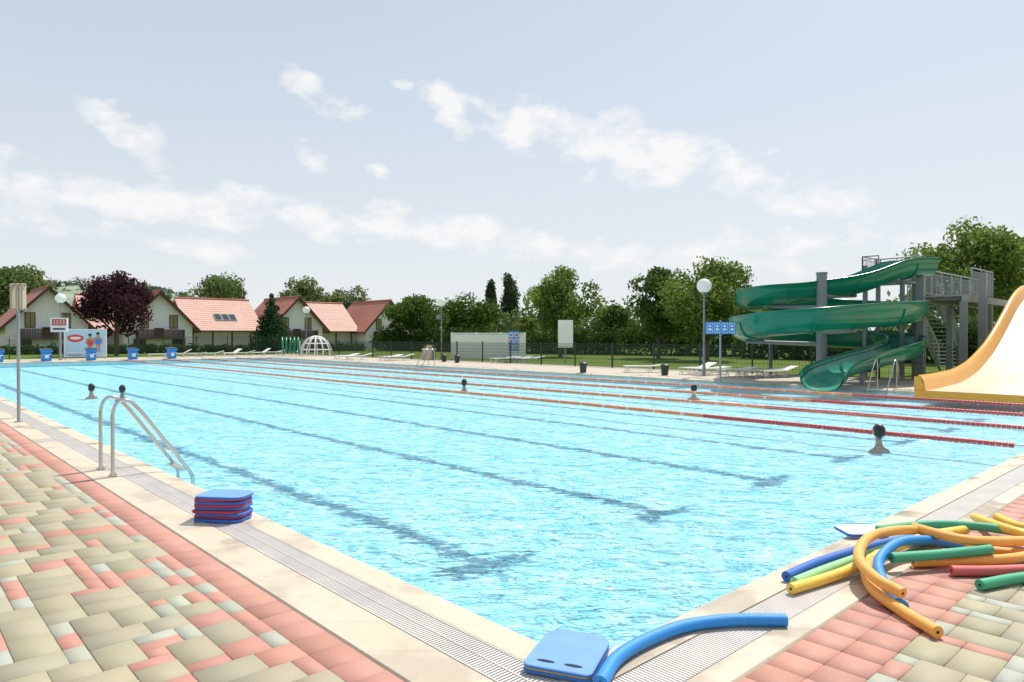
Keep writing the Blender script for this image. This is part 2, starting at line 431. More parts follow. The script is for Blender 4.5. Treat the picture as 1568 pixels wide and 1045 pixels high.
# ---------------------------------------------------------------- swimmers (heads above the surface)
def swimmer(px, row, face):
    p = gnd(px, row, -.03)
    e = empty('swimmer', (p.x, p.y, -.125)); e.rotation_euler = (0,0,face)
    mb = MB()
    def skull(q, d):
        if d.z < 0: q.x *= 1-.22*(-d.z); q.y *= 1-.10*(-d.z)
        nx = math.exp(-((q.x/.018)**2) - (((q.z+.015)/.03)**2))
        if d.y > 0: q.y += .024*nx
        for sgn in (-1,1):
            if d.y > 0: q.y -= .010*math.exp(-(((q.x-sgn*.032)/.016)**2) - (((q.z-.012)/.014)**2))
        return q
    mb.sphere((0,0,.125), (.078,.098,.125), 'skin', 28, 22, skull)
    for sgn in (-1,1):
        mb.sphere((sgn*.077,-.005,.115), (.012,.022,.034), 'skin', 8, 6)
        mb.sphere((sgn*.031,.083,.137), (.012,.008,.008), 'white', 8, 6)
        mb.sphere((sgn*.031,.089,.137), (.006,.004,.006), 'hair', 8, 6)
        mb.box((sgn*.031,.091,.157), (.03,.008,.006), 'hair')
    mb.sphere((0,.083,.062), (.024,.012,.008), 'lips', 10, 6)
    def hair(q, d):
        k = 1.0 + .05*math.sin(9*d.x+5*d.z)+.03*math.sin(17*d.y)
        q = q*k
        if d.y > .25 and q.z < .035: q.y = q.y*.45
        return q
    mb.sphere((0,-.018,.142), (.092,.106,.124), 'hair', 24, 16, hair)
    mb.obj('head', e)
    # treading water: upright trunk, arms bent forward under the surface
    vs = [(0,-.03,-.60),(0,-.04,-.40),(0,-.03,-.20),(0,-.02,-.06),(0,-.01,.06),(.16,-.03,-.18),(.20,.0,-.36),(.12,.16,-.36),(.07,.24,-.33),
          (-.16,-.03,-.18),(-.20,.0,-.36),(-.12,.16,-.36),(-.07,.24,-.33),(.09,.02,-.80),(.10,.10,-1.15),(.10,-.05,-1.5),(-.09,.02,-.80),(-.10,.10,-1.15),(-.10,-.05,-1.5)]
    es = [(0,1),(1,2),(2,3),(3,4),(2,5),(5,6),(6,7),(7,8),(2,9),(9,10),(10,11),(11,12),(0,13),(13,14),(14,15),(0,16),(16,17),(17,18)]
    rr = [.12,.11,.10,.06,.05,.05,.045,.035,.028,.05,.045,.035,.028,.08,.055,.035,.08,.055,.035]
    me = bpy.data.meshes.new('body'); me.from_pydata(vs, es, []); me.materials.append(M['skin'])
    o = bpy.data.objects.new('body', me); scene.collection.objects.link(o); o.parent = e
    md = o.modifiers.new('skin','SKIN')
    for i, r_ in enumerate(rr):
        me.skin_vertices[0].data[i].radius = (r_, r_*.75)
    me.skin_vertices[0].data[0].use_root = True
    o.modifiers.new('sub','SUBSURF').render_levels = 2
    return e
swimmer(1345, 665, math.radians(-30)); swimmer(1063, 597, math.radians(-70)); swimmer(139, 596, math.radians(20))
swimmer(187, 598, math.radians(-20)); swimmer(711, 588, math.radians(-60))

# ---------------------------------------------------------------- pool ladders
def ladder(name, loc, rot):
    mb = MB()
    for yy in (-.28, .28):
        pts = [Vector((-.58,yy,0)),Vector((-.58,yy,.40))] + catmull([(-.58,yy,.60),(-.575,yy,.74),(-.53,yy,.84),(-.46,yy,.865),(-.38,yy,.83),(-.28,yy,.72)], 6) + [Vector((.10,yy,.18)),Vector((.24,yy,-.02)),Vector((.29,yy,-.12)),Vector((.30,yy,-.31))]
        mb.tube(pts, .021, 'chrome', 12)
        mb.cyl((-.58,yy,.005), (-.58,yy,.02), .05, 'chrome', n=16)
        mb.cyl((-.58,yy,.02), (-.58,yy,.035), .035, 'chrome', n=16)
    for (xx, zz) in ((.20,-.02),(.27,-.25)):
        mb.box((xx,0,zz), (.09,.54,.025), 'chrome')
    return mb.obj(name, None, loc, rot)
ladder('pool_ladder', (0,6.88,0), 0)
ladder('pool_ladder', (PX,site(1350,21.3).y,0), math.pi)
ladder('pool_ladder', (PX,29.5,0), math.pi)

# ---------------------------------------------------------------- kickboards
def board(mb, c, rot, m, L=.44, Wd=.29, th=.03, slots=False, edge=None):
    out_ = []
    def arc(cx, cy, r, a0, a1, n=6): return [(cx+r*math.cos(math.radians(a0+(a1-a0)*i/n)), cy+r*math.sin(math.radians(a0+(a1-a0)*i/n))) for i in range(n+1)]
    out_ += arc(-L/2+.04, -Wd/2+.04, .04, 180, 270); out_ += arc(L/2-.10, -Wd/2+.10, .10, 270, 360)
    out_ += arc(L/2-.10, Wd/2-.10, .10, 0, 90); out_ += arc(-L/2+.04, Wd/2-.04, .04, 90, 180)
    rm = Matrix.Rotation(rot, 3, 'Z'); n = len(out_); vs = []
    for (sc, z) in ((.975,0),(1,.004),(1,th-.004),(.978,th)):
        for (x, y) in out_: vs.append(rm @ Vector((x*sc, y*sc, z)) + Vector(c))
    for l in range(3):
        mm = m if not (edge and l == 1) else edge
        mb.add(vs, [(l*n+i, l*n+(i+1)%n, (l+1)*n+(i+1)%n, (l+1)*n+i) for i in range(n)], mm)
    mb.add(vs[3*n:], [tuple(range(n))], m); mb.add(vs[:n], [tuple(range(n))[::-1]], m)
    if slots:
        for sy_ in (-.068,.068):
            pts = []
            for i in range(20):
                g_ = 2*math.pi*i/20; pts.append(rm @ Vector((-L/2+.065+.013*math.sin(g_), sy_+.045*math.cos(g_), th+.0015)) + Vector(c))
            mb.add(pts, [tuple(range(20))[::-1]], 'hole')
mb = MB()
kb = Vector((-.075, 0.02, .006)); ka = math.radians(26)
board(mb, kb, ka, 'blueb', .45, .34, .016)
board(mb, kb+Vector((0,0,.0165)), ka, 'yel', .445, .335, .007)
board(mb, kb+Vector((0,0,.024)), ka, 'bluel', .45, .34, .018, slots=True, edge='blueb')
mb.obj('kickboard')
mb = MB(); z = .006
cs = gnd(343, 795)
for i in range(9):
    m_ = 'nblue' if i % 2 == 0 else 'redf'
    board(mb, (cs.x+R.uniform(-.014,.014), cs.y+R.uniform(-.014,.014), z), math.radians(-48+R.uniform(-6,6)), m_ if i < 8 else 'bluel', .43, .30, .023, edge='nblue' if i == 8 else None); z += .0245
mb.obj('kickboard_stack')
mb = MB(); q = gnd(1322, 818)
board(mb, (q.x,q.y,.008), math.radians(-40), 'white', .36,.28,.03, edge='nblue'); mb.obj('kickboard')

# ---------------------------------------------------------------- pool noodles
def noodle(pts, m, r=.034):
    P = catmull([gnd(a_, b_, z_) for (a_, b_, z_) in pts], 8)
    mb = MB(); mb.tube(P, r, m, 16)
    for (e0, e1) in ((P[0], P[1]), (P[-1], P[-2])):
        d = (e0-e1).normalized(); mb.cyl(e0+d*.0005, e0+d*.0015, .009, 'hole', n=10)
    mb.obj('pool_noodle')
noodle([(1205,951,.036),(1120,951,.036),(1050,960,.036),(990,982,.036),(945,1010,.036),(920,1048,.036)], 'nblu2')
noodle([(1212,903,.036),(1262,888,.036),(1305,872,.05),(1360,845,.10),(1420,822,.10),(1480,812,.06)], 'yel')
noodle([(1218,893,.036),(1260,876,.036),(1310,858,.04),(1370,838,.06),(1440,822,.04)], 'lgrn')
noodle([(1205,884,.036),(1250,864,.036),(1300,848,.036),(1360,832,.036),(1430,820,.036)], 'nblue')
noodle([(1384,930,.036),(1355,895,.05),(1347,860,.09),(1375,833,.13),(1420,828,.12),(1470,836,.05)], 'nblu2')
noodle([(1384,910,.11),(1340,885,.14),(1316,852,.17),(1335,822,.17),(1390,812,.16),(1440,818,.12),(1476,828,.08)], 'ora')
noodle([(1438,970,.036),(1385,938,.036),(1340,905,.05),(1328,875,.07),(1345,850,.06)], 'ora')
noodle([(1366,855,.10),(1440,850,.10),(1518,842,.11)], 'grn')
noodle([(1400,862,.036),(1480,860,.036),(1560,855,.05),(1620,840,.05)], 'ora')
noodle([(1400,808,.16),(1470,826,.17),(1530,830,.14),(1600,828,.1)], 'ora')
noodle([(1458,875,.036),(1520,875,.036),(1600,872,.036)], 'pnk')
noodle([(1502,897,.036),(1550,888,.036),(1610,880,.036),(1660,868,.036)], 'grn')
noodle([(1345,812,.036),(1420,804,.05),(1500,807,.10),(1580,818,.1),(1650,822,.05)], 'grn')
noodle([(1494,793,.05),(1530,806,.12),(1580,822,.12)], 'yel')
noodle([(1528,792,.036),(1560,806,.05),(1610,815,.05)], 'yel')
noodle([(1440,828,.036),(1500,842,.036),(1580,850,.036)], 'ora')

# ---------------------------------------------------------------- sign post (left)
p = gnd(28, 647)
mb = MB(); mb.cyl((p.x,p.y,0), (p.x,p.y,2.5), .028, 'steel'); mb.cyl((p.x,p.y,0),(p.x,p.y,.02),.07,'steel',n=16)
for i in range(3):
    q = p + RT*(.10*(i-1)); mb.box((q.x,q.y,2.33), (.035,.10,.50), 'mulch', -YAW)
mb.box((p.x,p.y,2.10), (.30,.04,.03), 'steel', -YAW); mb.box((p.x,p.y,2.55), (.30,.04,.03), 'steel', -YAW)
mb.tube([p+Vector((0,0,1.57)), p-RT*.3+Vector((0,0,1.57)), p-RT*.5+Vector((0,0,1.56))], .016, 'steel')
mb.obj('deck_sign_post')

# ---------------------------------------------------------------- street lamps
def lamp(px, s, hgt, r=.27, box_=False):
    p = site(px, s); mb = MB()
    mb.cyl((0,0,-.05),(0,0,.5),.07,'greypaint',.06); mb.cyl((0,0,.5),(0,0,hgt-r*1.15),.05,'greypaint',.035)
    mb.cyl((0,0,hgt-r*1.25),(0,0,hgt-r*.9),.09,'greypaint',.12,n=14)
    mb.sphere((0,0,hgt),r,'globe',22,14); mb.cyl((0,0,hgt-r*1.02),(0,0,hgt-r*.9),.14,'greypaint',n=14)
    if box_: mb.box((-.25,0,hgt*.74),(.25,.15,.3),'greypaint'); mb.cyl((-.5,0,hgt*.7),(0,0,hgt*.7),.03,'greypaint')
    mb.obj('street_lamp', None, p)
lamp(1078, 28, 3.62, .29); lamp(676, 49, 3.98, .31, True); lamp(469, 64, 4.0, .33); lamp(93, 47, 4.15, .33)

# ---------------------------------------------------------------- starting blocks
for X in (3.2, 5.7, 8.2, 10.7, 13.2):
    mb = MB()
    mb.box((0,.45,.32),(.5,.5,.62),'bluep'); mb.box((0,.42,.70),(.62,.66,.12),'bluep', mtx=Matrix.Rotation(math.radians(9),3,'X'))
    mb.box((0,.40,.775),(.56,.58,.02),'dark', mtx=Matrix.Rotation(math.radians(9),3,'X'))
    mb.box((0,.17,.30),(.22,.03,.2),'white'); mb.tube([(-.28,.1,.3),(-.28,-.02,.42),(.28,-.02,.42),(.28,.1,.3)],.015,'chrome')
    mb.obj('starting_block', None, (X, PY+.05, 0))

# ---------------------------------------------------------------- poster board
p = site(131, 49); rotp = -math.radians(20)
e = empty('poster_board', p); e.rotation_euler = (0,0,rotp)
mb = MB(); mb.box((0,0,1.12),(2.6,.06,1.95),'white'); mb.box((-1.2,.03,.5),(.07,.05,1.1),'steel'); mb.box((1.2,.03,.5),(.07,.05,1.1),'steel'); mb.obj('frame', e)
mb = MB(); mb.box((0,-.035,1.12),(2.44,.01,1.80),'post'); mb.obj('print', e)
def disc(mb, cx, cz, rx, rz, m, y=-.046, n=24, k=0):
    mb.add([(cx+rx*math.cos(2*math.pi*i/n)*(1+k*math.sin(6*math.pi*i/n)), y, cz+rz*math.sin(2*math.pi*i/n)) for i in range(n)], [tuple(range(n))], m)
mb = MB(); disc(mb, -.6, 1.45, .50, .27, 'red', k=.06); disc(mb, -.6, 1.46, .34, .10, 'white', -.050, k=.1)
mb.box((-.45,-.05,.45),(1.3,.006,.10),'white'); mb.box((-.6,-.05,.28),(.9,.006,.05),'sgnb')
for (cx, hh, m_) in ((.28,1.62,'red'),(.76,1.72,'sgnb')):
    disc(mb, cx, hh, .10, .13, 'skin'); disc(mb, cx, hh+.07, .11, .09, 'hair', -.049)
    disc(mb, cx, hh-.45, .2, .34, 'skin', -.0475); disc(mb, cx, hh-.5, .18, .2, m_, -.051)
    mb.box((cx-.08,-.053,hh-.98),(.11,.004,.55),'skin'); mb.box((cx+.08,-.053,hh-.98),(.11,.004,.55),'skin')
    mb.tube([(cx-.18,-.05,hh-.2),(cx-.27,-.05,hh-.45),(cx-.15,-.05,hh-.6)],.03,'skin',6); mb.tube([(cx+.18,-.05,hh-.2),(cx+.27,-.05,hh-.45),(cx+.2,-.05,hh-.7)],.03,'skin',6)
mb.obj('artwork', e)

p = site(91, 46.6); mb = MB(); mb.box((0,0,2.35),(1.0,.14,.95),'white'); mb.box((0,-.075,2.52),(.82,.01,.42),'led'); mb.box((0,-.076,2.08),(.7,.01,.12),'dark')
for i, dxx in enumerate((-.27,-.09,.09,.27)):
    mb.box((dxx,-.084,2.52),(.09,.006,.26),'white'); mb.box((dxx,-.088,2.52),(.045,.006,.18),'led')
mb.cyl((0,.06,0),(0,.06,1.9),.05,'greypaint'); mb.obj('digital_clock_sign', None, p, -YAW+.3)

p = gnd(1103, 586); mb = MB()
mb.cyl((0,0,0),(0,0,2.15),.035,'steel'); mb.cyl((0,0,0),(0,0,.03),.09,'steel')
mb.box((0,-.04,1.88),(1.05,.03,.42),'sgnb')
for i in range(4):
    xx = -.38+i*.255; mb.box((xx,-.058,1.88),(.20,.006,.34),'white'); mb.box((xx,-.063,1.88),(.17,.006,.30),'sgnb')
    pts = [(xx+.05*math.cos(2*math.pi*k/12), -.0675, 1.95+.04*math.sin(2*math.pi*k/12)) for k in range(12)]
    mb.add(pts,[tuple(range(12))],'white'); mb.box((xx,-.068,1.83),(.10,.004,.09),'white')
mb.obj('information_sign', None, p, -YAW)
p = site(787, 46); mb = MB()
for xx in (-.28,.28): mb.cyl((xx,.03,0),(xx,.03,1.95),.03,'steel')
mb.box((0,0,1.28),(.72,.03,1.3),'sgnb')
for i in range(3):
    for j in range(2): mb.box((-.17+.34*j,-.018,.88+.4*i),(.26,.006,.30),'white'); mb.box((-.17+.34*j,-.023,.88+.4*i),(.16,.006,.18),'red' if (i+j)%2 else 'sgnb')
mb.obj('rules_sign', None, p, -YAW)
p = site(866, 41); mb = MB(); mb.cyl((0,.04,0),(0,.04,1.2),.035,'steel'); mb.box((0,0,1.74),(.90,.05,1.62),'conc'); mb.box((0,.04,1.0),(.5,.03,.05),'steel'); mb.obj('notice_board', None, p, -YAW+.2)

# ---------------------------------------------------------------- sun loungers
def lounger(x, y, rot, back=25, sc=.88):
    mb = MB()
    for yy in (-.28,.28): mb.tube([(-.95,yy,.30),(.35,yy,.30)],.025,'white',8)
    for i in range(11): mb.box((-.92+i*.122,0,.325),(.095,.58,.02),'white')
    a_ = math.radians(back); rm = Matrix.Rotation(-a_,3,'Y')
    for i in range(6):
        d = .06+i*.115; mb.box((.38+d*math.cos(a_),0,.325+d*math.sin(a_)),(.095,.58,.02),'white',mtx=rm)
    for yy in (-.28,.28): mb.cyl((.36,yy,.31),(.36+.72*math.cos(a_),yy,.31+.72*math.sin(a_)),.022,'white',n=8)
    for xx in (-.8,.30):
        for yy in (-.27,.27): mb.tube([(xx-.10,yy,0),(xx,yy,.3),(xx+.10,yy,0)],.022,'white',6)
        mb.cyl((xx,-.27,.12),(xx,.27,.12),.015,'white',n=6)
    mb.obj('sun_lounger', None, (x,y,0), rot, sc)
for (px, s, a_, bk) in ((985,31,2.0,5),(1068,29.5,2.4,18),(1088,28.8,2.2,4),(1128,27.8,2.4,6),(1162,27.2,2.1,4),(1188,26.9,2.4,15),
    (530,48,2.6,10),(548,47,2.2,15),(598,46,2.5,8),(612,45.5,2.2,15)):
    p = site(px, s); lounger(p.x, p.y, a_-math.pi/2-.9+R.uniform(-.3,.3), bk)
for i in range(9):
    lounger(13.5+i*1.25+R.uniform(-.2,.2), 54.0+R.uniform(-.4,.4), R.uniform(-.6,.6), R.choice((5,15,30)))
for i in range(4):
    p = site(770+i*14, 42+R.uniform(-.5,.5)); lounger(p.x,p.y,R.uniform(-.5,.8),8)

# ---------------------------------------------------------------- fences
def fence(name, p0, p1, h, z0=-.05, step=2.5):
    p0 = Vector(p0); p1 = Vector(p1); d = p1-p0; L = d.length; d.normalize(); mb = MB(); rot = math.atan2(d.y, d.x)
    n = int(L/step)
    for i in range(n+1):
        q = p0+d*(L*i/n); mb.box((q.x,q.y,z0+h/2+.04),(.06,.06,h+.08),'fence',rot)
    c = (p0+p1)/2
    for zz in [z0+.08+i*.2 for i in range(int(h/.2)+1)]: mb.box((c.x,c.y,min(zz,z0+h)),(L,.012,.012),'fence',rot)
    k = 0
    while k*.06 < L:
        q = p0+d*(k*.06); mb.box((q.x,q.y,z0+h/2+.02),(.010,.010,h-.05),'fence',rot); k += 1
    mb.obj(name)
fence('mesh_fence', (25.2,5.0,0), (25.2,56,0), 1.25)
fence('mesh_fence', (25.0,58,0), (-8,58,0), 1.6)
fence('mesh_fence', (30.0,-6,0), (30,1.0,0), 1.1)

p = site(748, 50); mb = MB()
for i in range(3): mb.box((-1.75+i*1.75,0,.86),(1.70,.12,1.75),'conc')
for i in range(4): mb.box((-2.62+i*1.75,0,.92),(.14,.2,1.9),'conc')
mb.box((0,0,1.80),(5.3,.18,.08),'conc')
mb.obj('concrete_wall', None, p, -YAW+.15)
p = site(657, 47); mb = MB(); mb.box((0,0,.35),(.75,.6,.7),'mulch'); mb.box((.1,0,.85),(.45,.45,.3),'mulch'); mb.box((0,0,.72),(.85,.7,.05),'conc'); mb.obj('stone_plinth', None, p, -.4)
for (px, s) in ((893,30.5),(1018,28.5),(700,42),(680,43.5)):
    p = site(px, s); mb = MB(); mb.cyl((0,0,0),(0,0,.38),.13,'dark',.17,n=14); mb.cyl((0,0,.38),(0,0,.42),.19,'dark',n=14); mb.cyl((0,0,.42),(0,0,.47),.17,'dark',.1,n=14); mb.obj('litter_bin', None, p)

p = site(478, 57); mb = MB()
for k in range(6):
    a_ = math.pi*k/6
    pts = [(.3+1.3*math.cos(t_)*math.cos(a_), 1.3*math.cos(t_)*math.sin(a_), 1.6*math.sin(t_)) for t_ in [math.pi*i/16 for i in range(17)]]
    mb.tube(pts, .05, 'white', 6)
for zz, rr_ in ((.5,1.23),(1.0,1.02),(1.4,.62)):
    mb.tube([(.3+rr_*math.cos(2*math.pi*i/20), rr_*math.sin(2*math.pi*i/20), zz) for i in range(21)], .04, 'white', 6)
pts = [(-2.4+.022*i, .7*math.cos(i*.45), .85+.65*math.sin(i*.45)) for i in range(70)]
mb.tube(pts, .07, 'slideg', 6); mb.cyl((-2.3,0,0),(-2.3,0,1.2),.06,'white'); mb.cyl((-1.0,0,0),(-1.0,0,1.2),.06,'white')
mb.obj('water_play_frame', None, p, -YAW+.2)

# ---------------------------------------------------------------- green slide
cps = [(1414,3.85,26.8),(1372,3.72,26.2),(1310,3.15,25.8),(1235,2.86,25.8),(1180,2.76,26.2),(1150,2.66,27.6),(1180,2.52,29.4),(1270,2.38,30.2),(1350,2.26,29),
       (1392,2.12,26.6),(1380,2.00,24.1),(1310,1.84,23.0),(1220,1.66,23.0),(1162,1.54,24.4),(1142,1.44,26.2),(1172,1.30,28.3),(1260,1.15,29.1),(1350,1.04,28),
       (1388,.90,25.8),(1372,.72,23.9),(1320,.46,22.8),(1275,.20,21.8),(1258,-.03,20.5)]
path = catmull([site(a_, s_, z_) for (a_, z_, s_) in cps], 8)
gs = empty('green_water_slide')
prof = [(-.60,.72),(-.66,.70),(-.60,.68),(-.60,.50),(-.55,.30),(-.43,.12),(-.22,.02),(0,0),(.22,.02),(.43,.12),(.55,.30),(.60,.50),(.60,.68),(.66,.70),(.60,.72)]
ni = len(prof)
inner = [(x*(.93), z+.03*(1-abs(x)/.6)) for (x, z) in prof[3:12]]
frames = []
for i, p in enumerate(path):
    t = (path[min(i+1,len(path)-1)]-path[max(i-1,0)]); t.z = 0; t.normalize(); sd = Vector((t.y,-t.x,0))
    u = i/(len(path)-1); hsc = 1.0+.12*min(1,max(0,(u-.2)/.1)) if u < .72 else 1.12-.42*(u-.72)/.28
    frames.append((p, sd, t, hsc))
mb = MB()
vs = [p + sd*x + Vector((0,0,z*hs)) for (p, sd, t, hs) in frames for (x, z) in prof]
mb.add(vs, [(i*ni+k, i*ni+k+1, (i+1)*ni+k+1, (i+1)*ni+k) for i in range(len(path)-1) for k in range(ni-1)], 'slideg', True)
n2_ = len(inner)
vs = [p + sd*x + Vector((0,0,z*hs)) for (p, sd, t, hs) in frames for (x, z) in inner]
mb.add(vs, [(i*n2_+k, (i+1)*n2_+k, (i+1)*n2_+k+1, i*n2_+k+1) for i in range(len(path)-1) for k in range(n2_-1)], 'slidegl', True)
for i in range(6, len(path)-4, 11):
    p, sd, t, hs = frames[i]
    a1 = [p + sd*(x*1.06) + Vector((0,0,z*hs-(.05 if abs(x)<.5 else .02))) + t*.03 for (x, z) in prof[3:12]]; a0 = [v - t*.06 for v in a1]
    b1 = [p + sd*x*.99 + Vector((0,0,z*hs)) + t*.03 for (x, z) in prof[3:12]]; b0 = [v - t*.06 for v in b1]
    m_ = len(a1)
    q4 = [(k,k+1,m_+k+1,m_+k) for k in range(m_-1)]
    mb.add(a1+a0, q4, 'slideg'); mb.add(a1+b1, q4, 'slideg'); mb.add(a0+b0, q4, 'slideg')
mb.obj('flume', gs)
mb = MB(); pc = site(1258, 25.2)
mb.cyl((pc.x,pc.y,-.05),(pc.x,pc.y,3.85),.18,'greypaint',n=20); mb.cyl((pc.x,pc.y,3.85),(pc.x,pc.y,3.9),.20,'greypaint',n=20); mb.cyl((pc.x,pc.y,-.05),(pc.x,pc.y,.02),.34,'greypaint',n=16)
for k in (2,4,8,11,14,18):
    a_, z_, s_ = cps[k]; q = site(a_, s_, z_-.05); q0 = Vector((pc.x,pc.y,max(.3,z_-.12)))
    mb.cyl(q0, q, .07, 'greypaint', n=8)
for k in (6,16,19,20):
    a_, z_, s_ = cps[k]; q = site(a_, s_, z_); mb.cyl((q.x,q.y,-.05),(q.x,q.y,z_-.02),.08,'greypaint',n=10)
mb.obj('supports', gs)

# ---------------------------------------------------------------- tower
tw = empty('slide_tower')
mb = MB()
def rail(p0, p1, h=1.05, bal=.13):
    p0 = Vector(p0); p1 = Vector(p1); L = (p1-p0).length; n = max(2, int(L/bal)); up = Vector((0,0,h))
    mb.cyl(p0+up, p1+up, .028, 'steel', n=8); mb.cyl(p0+up*.12, p1+up*.12, .018, 'steel', n=6); mb.cyl(p0+up*.88, p1+up*.88, .014, 'steel', n=6)
    for i in range(n+1):
        q = p0.lerp(p1, i/n); big_ = (i % 10 == 0) or i == n
        mb.cyl(q+(Vector((0,0,0)) if big_ else up*.12), q+up*(1.0 if big_ else .88), .026 if big_ else .010, 'steel', n=6 if big_ else 4)
Zd = 3.15
x0, y0 = 27.2, 5.3
mb.box((x0+4.5,y0+.75,Zd-.03),(9,1.5,.06),'steel')
for yy in (y0+.05,y0+1.45): mb.box((x0+4.5,yy,Zd-.16),(9,.10,.2),'steel')
for i in range(10): mb.box((x0+.3+i*.95,y0+.75,Zd-.13),(.06,1.38,.12),'greypaint')
for xx in (x0+.1,x0+3.6,x0+8.8):
    for yy in (y0+.05,y0+1.45): mb.box((xx,yy,Zd/2-.16),(.22,.22,Zd-.2),'greypaint')
rail((x0,y0+1.47,Zd),(x0+9,y0+1.47,Zd)); rail((x0+1.0,y0+.03,Zd),(x0+4.0,y0+.03,Zd))
Zp = 3.72; xs, ys = 26.1, 7.0
mb.box((xs+.75,ys+.75,Zp-.04),(1.5,1.5,.08),'steel')
for xx in (xs+.08,xs+1.42):
    for yy in (ys+.08,ys+1.42): mb.box((xx,yy,Zp/2+.3),(.14,.14,Zp+.7),'greypaint')
rail((xs,ys+1.5,Zp),(xs+1.5,ys+1.5,Zp),1.0); rail((xs+1.5,ys,Zp),(xs+1.5,ys+1.5,Zp),1.0); rail((xs+.9,ys,Zp),(xs+1.5,ys,Zp),1.0); rail((xs,ys+.9,Zp),(xs,ys+1.5,Zp),1.0)
for (xx, yy, hh) in ((26.75,6.62,4.5),(28.4,5.0,4.0)):
    mb.box((xx,yy,hh/2),(.26,.26,hh),'greypaint')
for i in range(17):
    z_ = .18*(i+1); mb.box((x0+7.2-.27*i, y0+2.3, z_),(.28,1.1,.04),'steel')
for yy in (y0+1.75,y0+2.85):
    mb.cyl((x0+7.3,yy,0),(x0+7.2-.27*17,yy,3.1),.06,'steel',n=6)
    rail((x0+7.2,yy,.15),(x0+7.2-.27*16,yy,3.0),1.0,.2)
mb.obj('tower_frame', tw)

# ---------------------------------------------------------------- yellow slide
ys_ = empty('yellow_water_slide')
profx = [(18.35,.10),(19.0,.10),(20,.12),(21.5,.18),(23,.38),(24.2,.68),(25.2,1.00),(26.2,1.42),(27.4,2.00),(28.6,2.60),(29.8,3.02),(31.0,3.17),(34,3.20)]
pth = catmull([(x, 0, z) for (x, z) in profx], 6)
Y0, Y1 = .9, 4.1
mb = MB()
n_ = len(pth)
for yy in (Y1, Y0):
    sgn = 1 if yy == Y1 else -1
    sec = [(-.16*sgn, .02), (-.10*sgn, .30), (-.04*sgn, .42), (.05*sgn, .44), (.12*sgn,.40), (.12*sgn, -.16), (0,-.18)]
    vs = [(p.x, yy+a_, p.z+b_) for p in pth for (a_, b_) in sec]; k_ = len(sec)
    mb.add(vs, [(i*k_+j, i*k_+j+1, (i+1)*k_+j+1, (i+1)*k_+j) for i in range(n_-1) for j in range(k_-1)], 'slidey', True)
mb.add([(pth[0].x-.005, Y1-.16, .12),(pth[0].x-.005, Y1-.04,.52),(pth[0].x-.005,Y1+.12,.50),(pth[0].x-.005,Y1+.12,-.08)],[(0,1,2,3)],'slidey')
mb.box((pth[0].x-.01,(Y0+Y1)/2,.02),(.10,Y1-Y0+.2,.2),'slidey')
mb.obj('side_walls', ys_)
mb = MB()
vs = []; lanes = 24
for p in pth:
    for j in range(lanes+1):
        vs.append((p.x, Y0+.15+(Y1-Y0-.3)*j/lanes, p.z+.03))
k_ = lanes+1
mb.add(vs, [(i*k_+j, (i+1)*k_+j, (i+1)*k_+j+1, i*k_+j+1) for i in range(n_-1) for j in range(lanes)], 'slidec', True)
vs = [(p.x, y, p.z-.12) for p in pth for y in (Y0, Y1)]
mb.add(vs, [(i*2,i*2+1,(i+1)*2+1,(i+1)*2) for i in range(n_-1)], 'slidec')
mb.obj('chute', ys_)
mb = MB()
for xx, zz in ((22.5,.25),(25.2,.9),(28,2.2),(31,3.0)):
    for yy in (Y0+.3,Y1-.3): mb.cyl((xx,yy,-.05),(xx,yy,zz),.09,'greypaint')
mb.box((32.6,2.5,3.0),(2.6,3.6,.1),'steel')
mb.obj('supports', ys_)

